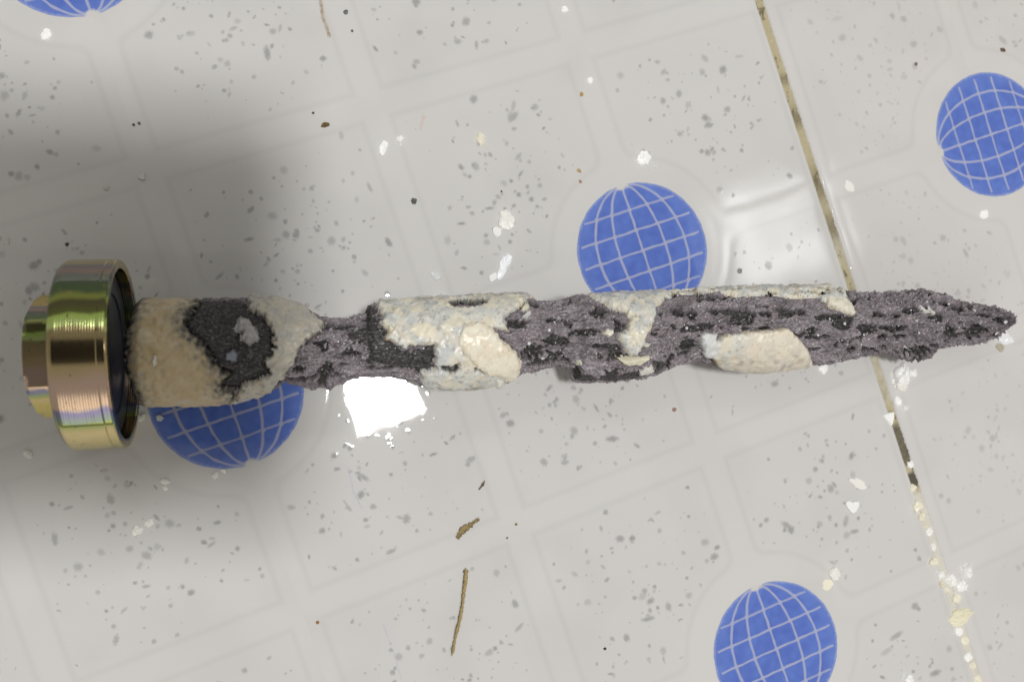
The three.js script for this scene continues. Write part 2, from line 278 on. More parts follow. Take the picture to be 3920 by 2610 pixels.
// outlines of the deposits: [millimetres along the rod, degrees round it]
const OUT = {
  neck: [[1.6, -185], [11.6, -185], [11.6, -63], [10, -30], [10.7, -19], [13.1, -2], [13.9, 11], [15.8, 29], [14.7, 45], [16.4, 50], [16.3, 88], [15, 120], [13, 185], [1.6, 185], [1.4, 90], [1.9, 55], [1.1, 20], [1.3, -20], [2.0, -50], [1.8, -90]],
  ring: [[14.0, 120], [14.8, 88], [17.6, 44], [19.6, 40], [21.4, 32], [20.6, 16], [22, 9], [22.3, 0], [22.1, -19], [20.8, -39], [19, -48], [18.6, -52], [18.8, -115], [21.3, -115], [25.5, -98], [27.1, -76], [30, -35], [29.4, -20], [27.8, -9], [26.2, 2], [25.5, 21], [24.3, 32], [24.2, 43], [22.3, 56], [20.2, 88], [18.3, 120]],
  big: [[39.2, -118], [38.6, -85], [38.5, -61], [39.1, -40], [38.4, -30], [39.7, -15], [38.8, -9], [41.3, 6], [42.6, 11], [43.1, 6], [46.7, 6], [46.8, 25], [47, 36], [44.9, 44], [44.7, 65], [45.9, 88], [47, 122], [53.6, 125], [56.3, 112], [56.9, 88], [57.5, 75], [60, 70], [61.1, 44], [61.1, 30], [60, 16], [57.7, 0], [56.2, -12], [57.5, -11], [59.1, -8], [58.8, -27], [60.9, -38], [64.8, -74], [66, -85], [66, -118]],
  bulge: [[50.8, -9], [51.3, -17], [52.7, -21], [54.1, -22], [55.3, -18], [56.5, -11], [57.4, -1], [60, 16], [61.2, 32], [61.3, 53], [60.3, 68], [58, 51], [55.6, 45], [53.2, 32], [51.2, 15], [50.3, 1]],
  swell: [[42.6, -15], [43.4, -26], [45.6, -28], [47.4, -20], [47.6, -5], [46.4, 2], [44.2, 0]],
  tee: [[74.9, -118], [74.7, -85], [74.6, -63], [75.9, -52], [76.8, -39], [78.3, -32], [79.6, -29], [80, -21], [79.3, -7], [77.9, -2], [77.6, 3], [78.4, 14], [79.9, 31], [81.5, 30], [82.5, 18], [82.9, 7], [83.7, -1], [84.7, -15], [85.8, -37], [88.8, -55], [91.7, -69], [98, -70], [101.7, -52], [109.7, -48], [113.7, -44], [117.7, -47], [118.8, -31], [122.1, -17], [124.3, -17], [124.5, -32], [123.9, -47], [126.5, -85], [126.5, -118]],
  chip: [[77.5, 30], [78.2, 35], [79.5, 41], [82.2, 43], [83.8, 32], [83.4, 28], [80.8, 30.5]],
  low: [[92.9, 7], [93.3, 2], [94, 0], [96.5, 2], [96.3, 14], [97.3, 7], [98.4, 4], [103.6, 1], [109.6, -1], [110.7, 7], [112.4, 18], [114.4, 34], [117.4, 68], [117, 100], [112, 118], [103.6, 112], [100.2, 90], [97.4, 62], [96.5, 48], [94.5, 44]],
  tipw: [[138.3, -34], [139.3, -26], [140.5, -25], [142, -19], [141, -13], [139.4, -15], [138, -19]],
  flakeA: [[61.6, -40], [62.5, -50], [63.6, -50], [63, -40], [62.1, -36]],
  flakeB: [[61.6, -29], [62.4, -37], [63.5, -38], [63.3, -32], [62.5, -27]],
  flakeC: [[74.8, -2], [75.8, -8], [76.9, -7], [77, 0], [75.9, 4]],
  flakeD: [[71.2, 55], [71.2, 45], [71.7, 38], [72.2, 43], [71.9, 56]],
  flakeE: [[82, 16], [82.6, 11], [83.6, 13], [83, 19]],
  flakeF: [[82.4, 52], [83.4, 46], [84.6, 48], [85.4, 56], [84.4, 66], [83, 64]], neckbit: [[5.1, 10], [5.6, 4], [6.0, 5], [5.9, 13], [5.4, 16]],
  oval: [[57, 66], [57.1, 54], [57.7, 52], [58.8, 59], [59.7, 80], [59, 88], [58.1, 88]],
  lump: [[16.4, -25], [17.2, -34], [18.2, -33], [19, -32], [19.5, -24], [20.4, -20], [20.5, -11], [19.9, -4], [19.1, 0], [18.3, -4], [17.5, -7], [17.6, -15], [16.8, -17]],
  bluechip: [[15.2, 13], [15.4, 5], [16.5, 0], [17.3, 7], [16.8, 15]],
  holes: [[[50, -60], [52.2, -68], [56.1, -63], [55.7, -53], [53.9, -47], [51, -47]], [[48.3, 34], [50.5, 32], [50.3, 38], [49.3, 40]], [[53.6, 36], [54.7, 34], [56, 38], [54.9, 40]]],
  black: [[[11.2, -75], [16.5, -75], [19, -52], [21.2, -39], [22.6, -17], [22.5, 0], [22.2, 10], [20.8, 16], [21.7, 33], [19.6, 44], [16, 54], [14, 50], [15.2, 29], [13.3, 11], [12.5, -2], [10.1, -19], [9.4, -30]],
    [[38, -90], [38.4, -31], [39.7, -15], [38.8, -9], [41.3, 6], [42.8, 15], [46.8, 4], [47.2, 28], [46.6, 40], [44.9, 49], [40.6, 40], [38.8, 31], [36.0, 36], [36.7, 16], [36.1, -2], [33.4, -10], [33.6, -24], [35.7, -27], [36.1, -37], [36.9, -66], [37.0, -90]],
    [[71.3, 66], [72.7, 66], [75.2, 80], [76.4, 50], [79, 50], [79, 62], [82.3, 51], [85.5, 68], [81.6, 95], [72.4, 95]]],
};
const PITS = [[29.8, 1, 0.9, 8], [25.8, 34, 1.1, 7], [30.3, 36, 0.7, 12], [29.5, 65, 1, 18], [29, 86, 1.5, 6], [33.8, 14, 1.4, 6], [63.2, 22, 1.9, 12], [72.1, -5, 2.4, 5], [69.8, -20, 0.7, 7], [75.1, -33, 1.5, 8], [77.6, -13, 0.5, 8], [77.3, 19, 1.1, 6], [65.3, 44, 3.2, 11], [89.5, -30, 1.5, 8], [92.1, -28, 1, 6], [90.8, 20, 1.7, 11], [101.4, -19, 2.7, 11], [93.5, -8, 0.9, 4], [118.8, -14, 3.2, 5], [109.5, -24, 1.3, 9], [105.5, -20, 1.2, 4], [126, 6, 1.8, 8], [119.9, 30, 0.5, 6], [123.8, 43, 1.1, 9], [136.3, -25, 1.4, 9], [133.3, -15, 1, 4], [138.9, 60, 2.6, 20], [145, 17, 1.6, 13], [153.3, 33, 3.4, 15], [159.4, 80, 1.2, 8], [158.9, -3, 1.6, 13], [142.1, -5, 1.1, 4], [152.1, -58, 1.3, 10], [70.6, -70, 0.9, 9], [60.6, -20, 0.8, 4], [88, -8, 0.6, 4], [105, 0, 1.0, 4], [130, 20, 0.8, 5], [114.5, 5, 1.0, 5], [148, -20, 0.8, 6], [67, -30, 0.6, 4], [66.4, 5, 1.0, 5], [32, 50, 1.4, 5], [27.4, 50, 1.4, 5]];
const ARC = 7.4 * D;                                              // millimetres of arc per degree
const boxes = new Map();
function polySd(poly, s, th) {                                    // signed distance in millimetres, negative inside
  let b = boxes.get(poly);
  if (!b) { b = [1e9, -1e9, 1e9, -1e9]; for (const [x, y] of poly) { b[0] = Math.min(b[0], x); b[1] = Math.max(b[1], x); b[2] = Math.min(b[2], y * ARC); b[3] = Math.max(b[3], y * ARC); } boxes.set(poly, b); }
  const y = th * ARC, ox = Math.max(b[0] - s, s - b[1], 0), oy = Math.max(b[2] - y, y - b[3], 0);
  if (ox > 2 || oy > 2) return 2;
  let best = 1e9, inside = false;
  for (let i = 0, j = poly.length - 1; i < poly.length; j = i++) {
    const ax = poly[i][0], ay = poly[i][1] * ARC, ex = poly[j][0] - ax, ey = poly[j][1] * ARC - ay, px = s - ax, py = y - ay;
    const t = clamp((px * ex + py * ey) / (ex * ex + ey * ey)), dx = px - t * ex, dy = py - t * ey, d = dx * dx + dy * dy;
    if (d < best) best = d;
    if ((ay > y) !== (ay + ey > y) && s < ex * (y - ay) / ey + ax) inside = !inside;
  }
  best = Math.sqrt(best);
  return inside ? -best : best;
}
const CRUST = ['neck', 'ring', 'big', 'tee', 'low'];
const rag = (s, y, z) => 0.34 * noise(s * 0.9, y * 0.9, z * 0.9) + 0.2 * noise(s * 2.1 + 5, y * 2.1, z * 2.1) + 0.05 * noise(s * 5, y * 5, z * 5);
const at = (s, th, r) => [s, r * Math.cos(th * D), r * Math.sin(th * D)];
const spread = (th) => th;
function coreAt(s, th) {
  const [, y, z] = at(s, th, 7), rg = rag(s, y, z), rs = 0.36 * noise(s * 0.8, y * 0.8, z * 0.8) + 0.2 * noise(s * 1.9 + 5, y * 1.9, z * 1.9), env = envelope(s, th);
  let crust = 0;
  for (const k of CRUST) { const d = polySd(OUT[k], s, th); if (d < 1.5) crust = Math.max(crust, step(0.5, -0.8, d + (k === 'neck' ? 0.6 : 0.35) * rg)); }
  let black = 0; for (const p of OUT.black) { const d = polySd(p, s, th); if (d < 1.5) black = Math.max(black, step(0.2, -0.2, d + 1.2 * rs)); }
  let pit = 0;
  for (const [ps, pt, a, b] of PITS) { const dx = (s - ps) / a; if (Math.abs(dx) > 2.2) continue; const dy = (th - pt) / b; if (Math.abs(dy) > 2.2) continue; const e = Math.hypot(dx, dy) + 0.7 * rs + 0.3 * noiseB(s * 1.1, y * 1.1, z * 1.1); pit = Math.max(pit, step(1.15, 0.72, e)); }
  // spongy bulk: long flow ridges, lumps, grains, and pores of many sizes
  const flow = fbm(s * 0.19, y * 0.55, z * 0.55, 3), lump = 1 - Math.abs(noise(s * 0.42 + 9, y * 0.62, z * 0.62)), grain = noise(s * 1.6, y * 1.9, z * 1.9), fine = noiseB(s * 3.7, y * 3.7, z * 3.7), tiny = noise(s * 8, y * 8, z * 8);
  const pores = step(0.5, 0.68, noiseB(s * 0.5, y * 1.1, z * 1.1) + 0.22 * grain) * (1 - crust), holes = step(0.5, 0.72, noise(s * 1.3 + 40, y * 1.9, z * 1.9) + 0.2 * fine);
  const layer = step(-0.16, 0.2, noise(s * 0.2, y * 0.6 + 20, z * 0.6) + 0.16 * grain), crack = step(0.955, 0.985, 1 - Math.abs(noise(s * 0.17 + 31, y * 0.7, z * 0.7) + 0.1 * grain)) * step(-0.1, 0.3, noise(s * 0.3, y * 0.3, z * 0.3 + 50)) * (1 - crust);            // flaked-off terraces
  const taper = step(166, 158, s) * 0.6 + 0.4;
  const wx = 0.9 * noise(s * 0.3, y * 0.3, z * 0.3 + 80), terr = 2.6 * fbm(s * 0.15 + wx * 0.3, y * 0.36 + wx * 0.2, z * 0.36 + 14, 3) + 0.16 * rs + 0.10 * grain, lev = Math.floor(terr), fr = terr - lev;
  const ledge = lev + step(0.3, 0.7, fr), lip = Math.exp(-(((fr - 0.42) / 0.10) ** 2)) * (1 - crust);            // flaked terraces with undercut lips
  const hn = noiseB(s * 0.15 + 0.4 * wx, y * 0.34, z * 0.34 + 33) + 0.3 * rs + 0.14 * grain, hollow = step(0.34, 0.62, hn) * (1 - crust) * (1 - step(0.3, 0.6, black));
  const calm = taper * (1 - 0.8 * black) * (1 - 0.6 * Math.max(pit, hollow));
  let r = env - 0.25 - 1.0 * crust + taper * (0.35 * flow * (1 - 0.4 * black)) + calm * (0.24 * clamp(ledge, -2, 2) + 0.26 * (lump - 0.62) + 0.11 * grain + 0.06 * fine + 0.025 * tiny);
  r -= taper * (1.0 * pit + 0.9 * hollow * (1 - pit) + 0.06 * pores * (1 - pit) + 0.14 * lip + 0.2 * crack * (1 - pit)) + (black && !pit ? black * 0.35 : 0);
  if (s > 126) r += (0.35 * noise(s * 0.55 + 3, y * 0.7, z * 0.7) + 0.25 * noise(s * 1.3, y * 1.3, z * 1.3 + 60)) * step(126, 132, s);
  if (s > 154) r += 0.6 * noise(s * 0.8, y * 0.8, z * 0.8 + 5) * step(154, 161, s);
  if (s < 4) r = Math.min(r, 6.0);
  if (s > 150) r = Math.max(r, 0.5 * env);
  r = Math.max(r, 0.15);
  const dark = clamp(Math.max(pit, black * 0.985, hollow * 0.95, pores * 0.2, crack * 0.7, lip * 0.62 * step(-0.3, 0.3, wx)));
  return { r, dark, pit, black, pores, holes, grain, fine, tiny, flow, crust, x: s + (s < 160 ? 0.25 * noise(y * 1.3, z * 1.3, s * 0.4) : 0) };
}
{
  const S0 = 2.0, S1 = 165.4, ns = 1180, ths = [];
  for (let i = 0; i <= 300; i++) ths.push(mix(-105, 105, i / 300));
  for (let i = 1; i <= 50; i++) ths.push(mix(105, 255, i / 50));
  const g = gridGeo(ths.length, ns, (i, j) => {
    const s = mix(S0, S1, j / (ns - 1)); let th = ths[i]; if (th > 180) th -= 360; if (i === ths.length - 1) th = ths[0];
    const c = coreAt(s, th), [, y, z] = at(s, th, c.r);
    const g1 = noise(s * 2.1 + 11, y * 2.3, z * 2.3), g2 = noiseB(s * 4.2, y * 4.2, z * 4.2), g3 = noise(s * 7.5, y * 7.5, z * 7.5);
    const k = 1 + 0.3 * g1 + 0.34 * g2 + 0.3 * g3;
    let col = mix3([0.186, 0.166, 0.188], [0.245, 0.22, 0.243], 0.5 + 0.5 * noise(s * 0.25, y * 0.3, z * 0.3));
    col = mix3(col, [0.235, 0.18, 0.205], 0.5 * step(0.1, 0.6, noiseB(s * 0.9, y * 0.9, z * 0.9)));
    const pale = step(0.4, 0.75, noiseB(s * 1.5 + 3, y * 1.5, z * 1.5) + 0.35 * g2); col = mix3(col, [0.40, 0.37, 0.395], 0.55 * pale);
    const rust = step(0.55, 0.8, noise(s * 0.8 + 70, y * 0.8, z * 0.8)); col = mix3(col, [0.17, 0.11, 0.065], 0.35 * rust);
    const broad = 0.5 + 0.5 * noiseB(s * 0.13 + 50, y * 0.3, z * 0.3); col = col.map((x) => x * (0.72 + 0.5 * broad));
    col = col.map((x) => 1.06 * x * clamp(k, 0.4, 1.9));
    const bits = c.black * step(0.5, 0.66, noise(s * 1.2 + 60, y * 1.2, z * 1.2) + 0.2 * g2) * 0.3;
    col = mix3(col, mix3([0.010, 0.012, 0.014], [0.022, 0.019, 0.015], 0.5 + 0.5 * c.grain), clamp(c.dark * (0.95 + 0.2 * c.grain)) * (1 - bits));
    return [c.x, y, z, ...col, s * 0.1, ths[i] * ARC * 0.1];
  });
  const N = 256, rgh = new Uint8Array(N * N * 4), bmp = new Uint8Array(N * N * 4), R = rng(8);
  for (let k = 0; k < N * N; k++) { const q = R(), b = Math.round(255 * (0.5 + 0.5 * R())); rgh[4 * k] = rgh[4 * k + 1] = rgh[4 * k + 2] = Math.round(255 * (q < 0.05 ? 0.22 : 0.5 + 0.3 * R())); bmp[4 * k] = bmp[4 * k + 1] = bmp[4 * k + 2] = b; rgh[4 * k + 3] = bmp[4 * k + 3] = 255; }
  mesh('corroded_core', g, new THREE.MeshPhysicalMaterial({ vertexColors: true, roughness: 1, roughnessMap: dataTex(N, N, rgh), bumpMap: dataTex(N, N, bmp), bumpScale: 0.00003, metalness: 0, specularIntensity: 0.9, clearcoat: 0.25, clearcoatRoughness: 0.2 }), rod);
}
// crystalline sparkle on the crust
const crustRough = (() => { const N = 256, d = new Uint8Array(N * N * 4), b = new Uint8Array(N * N * 4), R = rng(18); for (let k = 0; k < N * N; k++) { const q = R(); d[4 * k + 1] = Math.round(255 * (q < 0.06 ? 0.12 : 0.5 + 0.25 * R())); d[4 * k] = d[4 * k + 2] = d[4 * k + 1]; b[4 * k] = b[4 * k + 1] = b[4 * k + 2] = Math.round(255 * R()); d[4 * k + 3] = b[4 * k + 3] = 255; } return [dataTex(N, N, d), dataTex(N, N, b)]; })();
const crustMat = new THREE.MeshPhysicalMaterial({ vertexColors: true, roughness: 1, roughnessMap: crustRough[0], bumpMap: crustRough[1], bumpScale: 0.000007, clearcoat: 0.4, clearcoatRoughness: 0.26 });
const CREAM = [0.73, 0.69, 0.565], PALE = [0.66, 0.665, 0.625], GREY = [0.52, 0.54, 0.53], TAN = [0.58, 0.45, 0.25], ORANGE = [0.52, 0.36, 0.17], BLACK = [0.03, 0.03, 0.032], BUFF = [0.76, 0.66, 0.52];
function crust(name, key, T, paint, o = {}) {
  const poly = OUT[key]; let s0 = 1e9, s1 = -1e9, t0 = 1e9, t1 = -1e9;
  for (const [x, y] of poly) { s0 = Math.min(s0, x); s1 = Math.max(s1, x); t0 = Math.min(t0, y); t1 = Math.max(t1, y); }
  const pad = 0.6, cell = o.cell ?? 0.13, amp = o.amp ?? 0.5, edge = o.edge ?? 0.7;
  s0 -= pad; s1 += pad; t0 = Math.max(-181, t0 - pad / ARC); t1 = Math.min(181, t1 + pad / ARC);
  const ns = Math.ceil((s1 - s0) / cell) + 1, nt = Math.ceil((t1 - t0) * ARC / (cell * 1.15)) + 1;
  const g = gridGeo(nt, ns, (i, j) => {
    const s = mix(s0, s1, j / (ns - 1)), th = mix(t0, t1, i / (nt - 1)), [, y, z] = at(s, th, 7), rg = rag(s, y, z);
    let d = polySd(poly, s, th) + amp * rg, rim = 0;
    if (o.gaps && o.gapOn(s, th)) { const e = (noise(s * 0.33 + 8, y * 0.5, z * 0.5) + 0.35 * rg - o.gaps) * 2.2; if (e > -1.5) { d = Math.max(d, e); rim = Math.max(rim, 0.8 * step(-0.35, 0, e)); } }
    for (const h of o.holes ?? []) { const e = -(polySd(h, s, th) + 0.8 * rg); d = Math.max(d, e); rim = Math.max(rim, step(-0.45, -0.1, e)); }
    const top = Math.cos(clamp(Math.abs(th) * 0.9, 0, 90) * D), p = clamp(-d / edge), prof = Math.sqrt(1 - (1 - p) * (1 - p));
    const body = (o.base ?? 0) + T * (0.35 + 0.65 * top) + (o.rough ?? 1) * (0.36 * fbm(s * 0.26 + 3, y * 0.26, z * 0.26, 2) + 0.22 * Math.max(0, noise(s * 0.62, y * 0.62, z * 0.62 + 7)) + 0.05 * noise(s * 0.95, y * 0.95, z * 0.95) + 0.012 * noiseB(s * 3.4, y * 3.4, z * 3.4));
    const env = envelope(s, th), under = env - (o.sink ?? 1.3), r = Math.max(0.3, mix(under, env - 0.1 + body, prof));
    const q = at(s, th, r), c = paint(s, th, q[1], q[2], d, rg).map((v) => v * (1 - 0.9 * rim));
    return [q[0], q[1], q[2], c[0], c[1], c[2], s * 0.12, th * ARC * 0.12, d > 0.12 ? 0 : 1];
  });
  return mesh(name, g, crustMat, rod);
}
const n3 = (f, s, y, z, o = 0) => 0.5 + 0.5 * noise(s * f + o, y * f, z * f), m3 = (f, s, y, z, o = 0) => 0.5 + 0.5 * noiseB(s * f + o, y * f, z * f);
function specks(c, s, y, z, k = 1) { return mix3(c, [0.10, 0.09, 0.08], k * step(0.90, 0.95, n3(1.1, s, y, z, 33)) * 0.8); }
const neck = crust('limescale_crust', 'neck', 0.35, (s, th, y, z, d, rg) => {
  let c = mix3(TAN, [0.66, 0.55, 0.36], n3(0.35, s, y, z));
  c = mix3(c, [0.42, 0.30, 0.13], 0.55 * step(0.55, 0.85, m3(0.6, s, y, z, 4)) * step(10, 4, s + 4 * rg));
  c = mix3(c, [0.62, 0.58, 0.48], 0.6 * step(0.55, 0.9, m3(0.5, s, y, z, 44)) * step(20, 70, Math.abs(th - 10)));
  c = mix3(c, [0.20, 0.14, 0.07], step(3.2, 1.4, s + 1.6 * rg) * 0.75);
  const st = step(-3.4, 0.1, d + 2.2 * (n3(0.7, s, y, z, 12) - 0.5) + 1.2 * rg); c = mix3(c, [0.21, 0.21, 0.19], st * 0.8); c = mix3(c, BLACK, step(-1.5, 0.0, d + 1.3 * rg) * 0.93);
  return c.map((x) => 0.86 * x * (0.95 + 0.10 * m3(2.2, s, y, z)));
}, { amp: 1.0, edge: 0.9, cell: 0.15, base: -0.15, rough: 0.7, sink: 1.5 });
neck.userData.label = 'tan crust round the neck of the rod next to the plug';
crust('limescale_crust', 'ring', 0.45, (s, th, y, z, d) => { let c = mix3([0.56, 0.515, 0.42], [0.44, 0.435, 0.41], n3(0.4, s, y, z)); c = mix3(c, [0.20, 0.19, 0.19], 0.75 * step(0.5, 0.72, m3(0.8, s, y, z)) * step(25, 18, s)); c = mix3(c, ORANGE, 0.35 * step(0.72, 0.85, n3(0.3, s, y, z, 21)) * step(24, 19, s)); return specks(c.map((x) => x * (0.9 + 0.2 * m3(3, s, y, z))), s, y, z, 0.4); }, { edge: 0.6, amp: 1.3, rough: 1.3 }).userData.label = 'greyish ragged ring of crust';
function creamy(s, th, y, z, d) {
  let c = mix3(CREAM, PALE, step(0.3, 0.6, n3(0.24, s, y, z, 5)));
  c = mix3(c, GREY, 0.75 * step(0.48, 0.75, m3(0.3, s, y, z, 9)) + 0.3 * step(0.6, 0.85, n3(0.9, s, y, z, 2)));
  c = mix3(c, BUFF, 0.4 * step(0.65, 0.85, n3(0.33, s, y, z, 51)));
  c = mix3(c, [0.22, 0.21, 0.20], 0.5 * step(0.66, 0.8, n3(0.55, s, y, z, 90)) * step(0.45, 0.7, m3(1.4, s, y, z, 9)));
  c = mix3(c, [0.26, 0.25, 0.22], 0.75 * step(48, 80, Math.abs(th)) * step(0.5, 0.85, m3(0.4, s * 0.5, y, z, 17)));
  c = mix3(c, ORANGE, 0.7 * step(-0.7, 0.05, d) * step(0.62, 0.82, n3(0.6, s, y, z, 77)));
  return specks(c.map((x) => x * (0.96 + 0.08 * m3(2.8, s, y, z))), s, y, z);
}
crust('limescale_crust', 'big', 0.55, (s, th, y, z, d) => { const c = creamy(s, th, y, z, d); return mix3(c, [0.56, 0.58, 0.59], 0.55 * Math.exp(-(((s - 48) / 2.2) ** 2)) * step(-20, 5, th) * step(60, 30, th)); }, { holes: OUT.holes, amp: 0.7, rough: 0.95, edge: 0.9 });
crust('limescale_crust', 'bulge', 0.8, (s, th, y, z) => specks(mix3([0.80, 0.755, 0.625], BUFF, 0.75 * step(0.5, 0.8, n3(0.35, s, y, z, 66))).map((x) => x * (0.95 + 0.1 * m3(2.4, s, y, z))), s, y, z, 0.5), { base: 0.3, edge: 0.9, rough: 0.7, amp: 0.6, sink: 0.2 });
crust('limescale_crust', 'swell', 0.45, (s, th, y, z, d) => mix3([0.83, 0.77, 0.62], ORANGE, 0.5 * step(-0.4, 0, d) * step(0.5, 0.8, n3(0.5, s, y, z, 5))), { base: 0.35, edge: 1.6, rough: 0.8, amp: 0.4, sink: 0.3 });
crust('limescale_crust', 'tee', 0.45, (s, th, y, z, d) => mix3(creamy(s, th, y, z, d), [0.76, 0.71, 0.58], 0.75 * step(117.5, 119, s) * step(-48, -36, th)), { amp: 0.6, gaps: 0.5, gapOn: (s, th) => th < -48 && s > 88, rough: 1.0, edge: 1.3 });
crust('limescale_crust', 'low', 0.75, (s, th, y, z, d) => { let c = creamy(s, th, y, z, d); c = mix3(c, [0.80, 0.70, 0.56], 0.6 * step(98, 103, s)); c = mix3(c, [0.66, 0.68, 0.70], 0.8 * step(97.5, 96, s)); c = mix3(c, [0.60, 0.45, 0.17], 0.8 * Math.exp(-(((s - 97.3) / 0.9) ** 2 + ((th - 58) / 14) ** 2))); return mix3(c, [0.25, 0.25, 0.25], 0.45 * step(0.62, 0.85, n3(0.42, s, y, z, 8)) * step(20, 50, th)); }, { edge: 0.7, amp: 0.6, rough: 0.75 });
const flakeTone = (c) => (s, th, y, z) => c.map((x) => x * (0.92 + 0.16 * m3(1.6, s, y, z)));
crust('limescale_chip', 'chip', 0.7, flakeTone([0.70, 0.66, 0.52]), { edge: 0.4, amp: 0.3, sink: 0.9 });
crust('limescale_chip', 'tipw', 0.2, flakeTone([0.62, 0.62, 0.59]), { edge: 0.4, amp: 0.5, sink: 1.6 });
for (const [k, c] of [['flakeA', [0.70, 0.66, 0.54]], ['flakeB', [0.58, 0.58, 0.57]], ['flakeC', [0.66, 0.64, 0.54]], ['flakeD', [0.66, 0.65, 0.54]], ['flakeE', [0.64, 0.62, 0.56]]]) crust('limescale_chip', k, 0.55, flakeTone(c), { edge: 0.35, amp: 0.25, cell: 0.09, sink: 0.8, rough: 0.5 });
crust('limescale_chip', 'flakeF', 0.5, flakeTone([0.70, 0.70, 0.66]), { edge: 0.35, amp: 0.9, cell: 0.09, sink: 0.8 });
crust('limescale_chip', 'neckbit', 0.5, flakeTone([0.78, 0.76, 0.70]), { edge: 0.3, amp: 0.2, cell: 0.08, base: 0.35, sink: 0.3 });
crust('limescale_chip', 'oval', 1.1, flakeTone([0.74, 0.73, 0.68]), { base: 0.2, edge: 1.1, amp: 0.2, cell: 0.1, sink: 0.8, rough: 0.3 });
crust('oxide_lump', 'lump', 0.7, (s, th, y, z) => mix3([0.50, 0.49, 0.49], [0.33, 0.31, 0.32], n3(1.1, s, y, z)), { edge: 0.7, amp: 1.1, cell: 0.09, base: 0.2, rough: 3, sink: 1.6 });
crust('oxide_lump', 'bluechip', 0.25, flakeTone([0.24, 0.26, 0.32]), { edge: 0.35, amp: 0.35, cell: 0.09, sink: 1.5, rough: 0.6 });
{ // glinting crystal grains and pale crumbs stuck to the metal: too small to pick apart
  const R = rng(44), parts = [], up = new THREE.Vector3(0, 1, 0), q = new THREE.Quaternion();
  for (let k = 0; k < 3200; k++) {
    const s = 23 + R() * 138, th = (R() + R() - 1) * 85, c = coreAt(s, th);
    if (c.crust > 0.1 || (c.black > 0.5 && R() < 0.93) || noise(s * 0.2, th * 0.03, 5) < -0.25 + 0.5 * R() - 0.25) continue;
    const p = at(s, th, c.r + 0.03), size = (R() < 0.05 ? 0.26 : 0.085) * (0.6 + 0.9 * R());
    const g = new THREE.IcosahedronGeometry(size * MM, 0); g.scale(1, 0.45, 0.4 + R());
    q.setFromUnitVectors(up, new THREE.Vector3(R() * 0.6 - 0.3, Math.cos(th * D), Math.sin(th * D)).normalize()); g.rotateY(R() * 6); g.applyQuaternion(q);
    g.translate(p[0] * MM, p[1] * MM, p[2] * MM);
    const b = R() < 0.4 ? [0.72, 0.71, 0.72] : [0.34, 0.32, 0.34], n = g.attributes.position.count; g.setAttribute('color', new THREE.Float32BufferAttribute(Array.from({ length: n * 3 }, (_, i) => b[i % 3]), 3));
    parts.push(g);
  }
  const m = mesh('crystal_grains', mergeGeometries(parts), new THREE.MeshPhysicalMaterial({ vertexColors: true, roughness: 0.12, flatShading: true }), rod);
  m.userData.kind = 'stuff';
}
// the plug: a turned, yellow-chromated cap with a hexagon head
// film tints plus painted dark and bright reflection bands, by degrees round the axis
const FILM_AND_REFLECTION = [[-90, 0.50, 0.40, 0.16], [-66, 0.60, 0.48, 0.20], [-61, 0.30, 0.27, 0.33], [-55, 0.44, 0.30, 0.26], [-48, 0.17, 0.19, 0.17], [-36, 0.15, 0.21, 0.12], [-32, 0.40, 0.45, 0.13], [-28, 0.17, 0.16, 0.09], [-22, 0.20, 0.22, 0.08], [-19, 0.62, 0.84, 0.24], [-14, 0.74, 0.86, 0.38], [-11, 0.44, 0.36, 0.20], [2, 0.52, 0.40, 0.24], [10, 0.66, 0.52, 0.30], [20, 0.80, 0.58, 0.50], [32, 0.78, 0.58, 0.44], [36, 0.30, 0.28, 0.48], [42, 0.30, 0.36, 0.34], [46, 0.40, 0.46, 0.16], [54, 0.66, 0.52, 0.26], [70, 0.58, 0.48, 0.16], [90, 0.48, 0.40, 0.16]];
const plugMap = (() => {
  const W = 512, H = 1024, d = new Uint8Array(W * H * 4), b = new Uint8Array(W * H * 4), R = rng(71), ring = Array.from({ length: W }, () => R());
  for (let j = 0; j < H; j++) for (let i = 0; i < W; i++) {
    const v = j / H, x = i / W, a = v * Math.PI * 2, cy = Math.cos(a) * 3, cz = Math.sin(a) * 3;
    const f = fbm(x * 2 + 3, cy * 0.9, cz * 0.9, 4), f2 = noise(x * 1.2 + 30, cy * 0.5, cz * 0.5);
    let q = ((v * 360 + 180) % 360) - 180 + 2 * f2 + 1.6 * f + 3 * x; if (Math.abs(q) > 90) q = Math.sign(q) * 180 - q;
    let n = 0; while (n + 2 < FILM_AND_REFLECTION.length && FILM_AND_REFLECTION[n + 1][0] < q) n++;
    let c = mix3(FILM_AND_REFLECTION[n].slice(1), FILM_AND_REFLECTION[n + 1].slice(1), step(0, 1, (q - FILM_AND_REFLECTION[n][0]) / (FILM_AND_REFLECTION[n + 1][0] - FILM_AND_REFLECTION[n][0])));
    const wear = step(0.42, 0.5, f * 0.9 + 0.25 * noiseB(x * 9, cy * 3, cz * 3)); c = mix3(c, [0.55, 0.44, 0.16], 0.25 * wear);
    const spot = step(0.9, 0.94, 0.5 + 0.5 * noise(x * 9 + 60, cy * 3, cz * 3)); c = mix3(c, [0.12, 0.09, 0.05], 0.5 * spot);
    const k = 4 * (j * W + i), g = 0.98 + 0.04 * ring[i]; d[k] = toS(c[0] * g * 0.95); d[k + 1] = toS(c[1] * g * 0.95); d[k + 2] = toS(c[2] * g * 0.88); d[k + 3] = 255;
    const h = 0.5 + 0.3 * Math.sin(i * 0.42) + 0.3 * (ring[i >> 2] - 0.5); b[k] = b[k + 1] = b[k + 2] = Math.round(255 * clamp(h)); b[k + 3] = 255;
  }
  return [dataTex(W, H, d, true), dataTex(W, H, b)];
})();
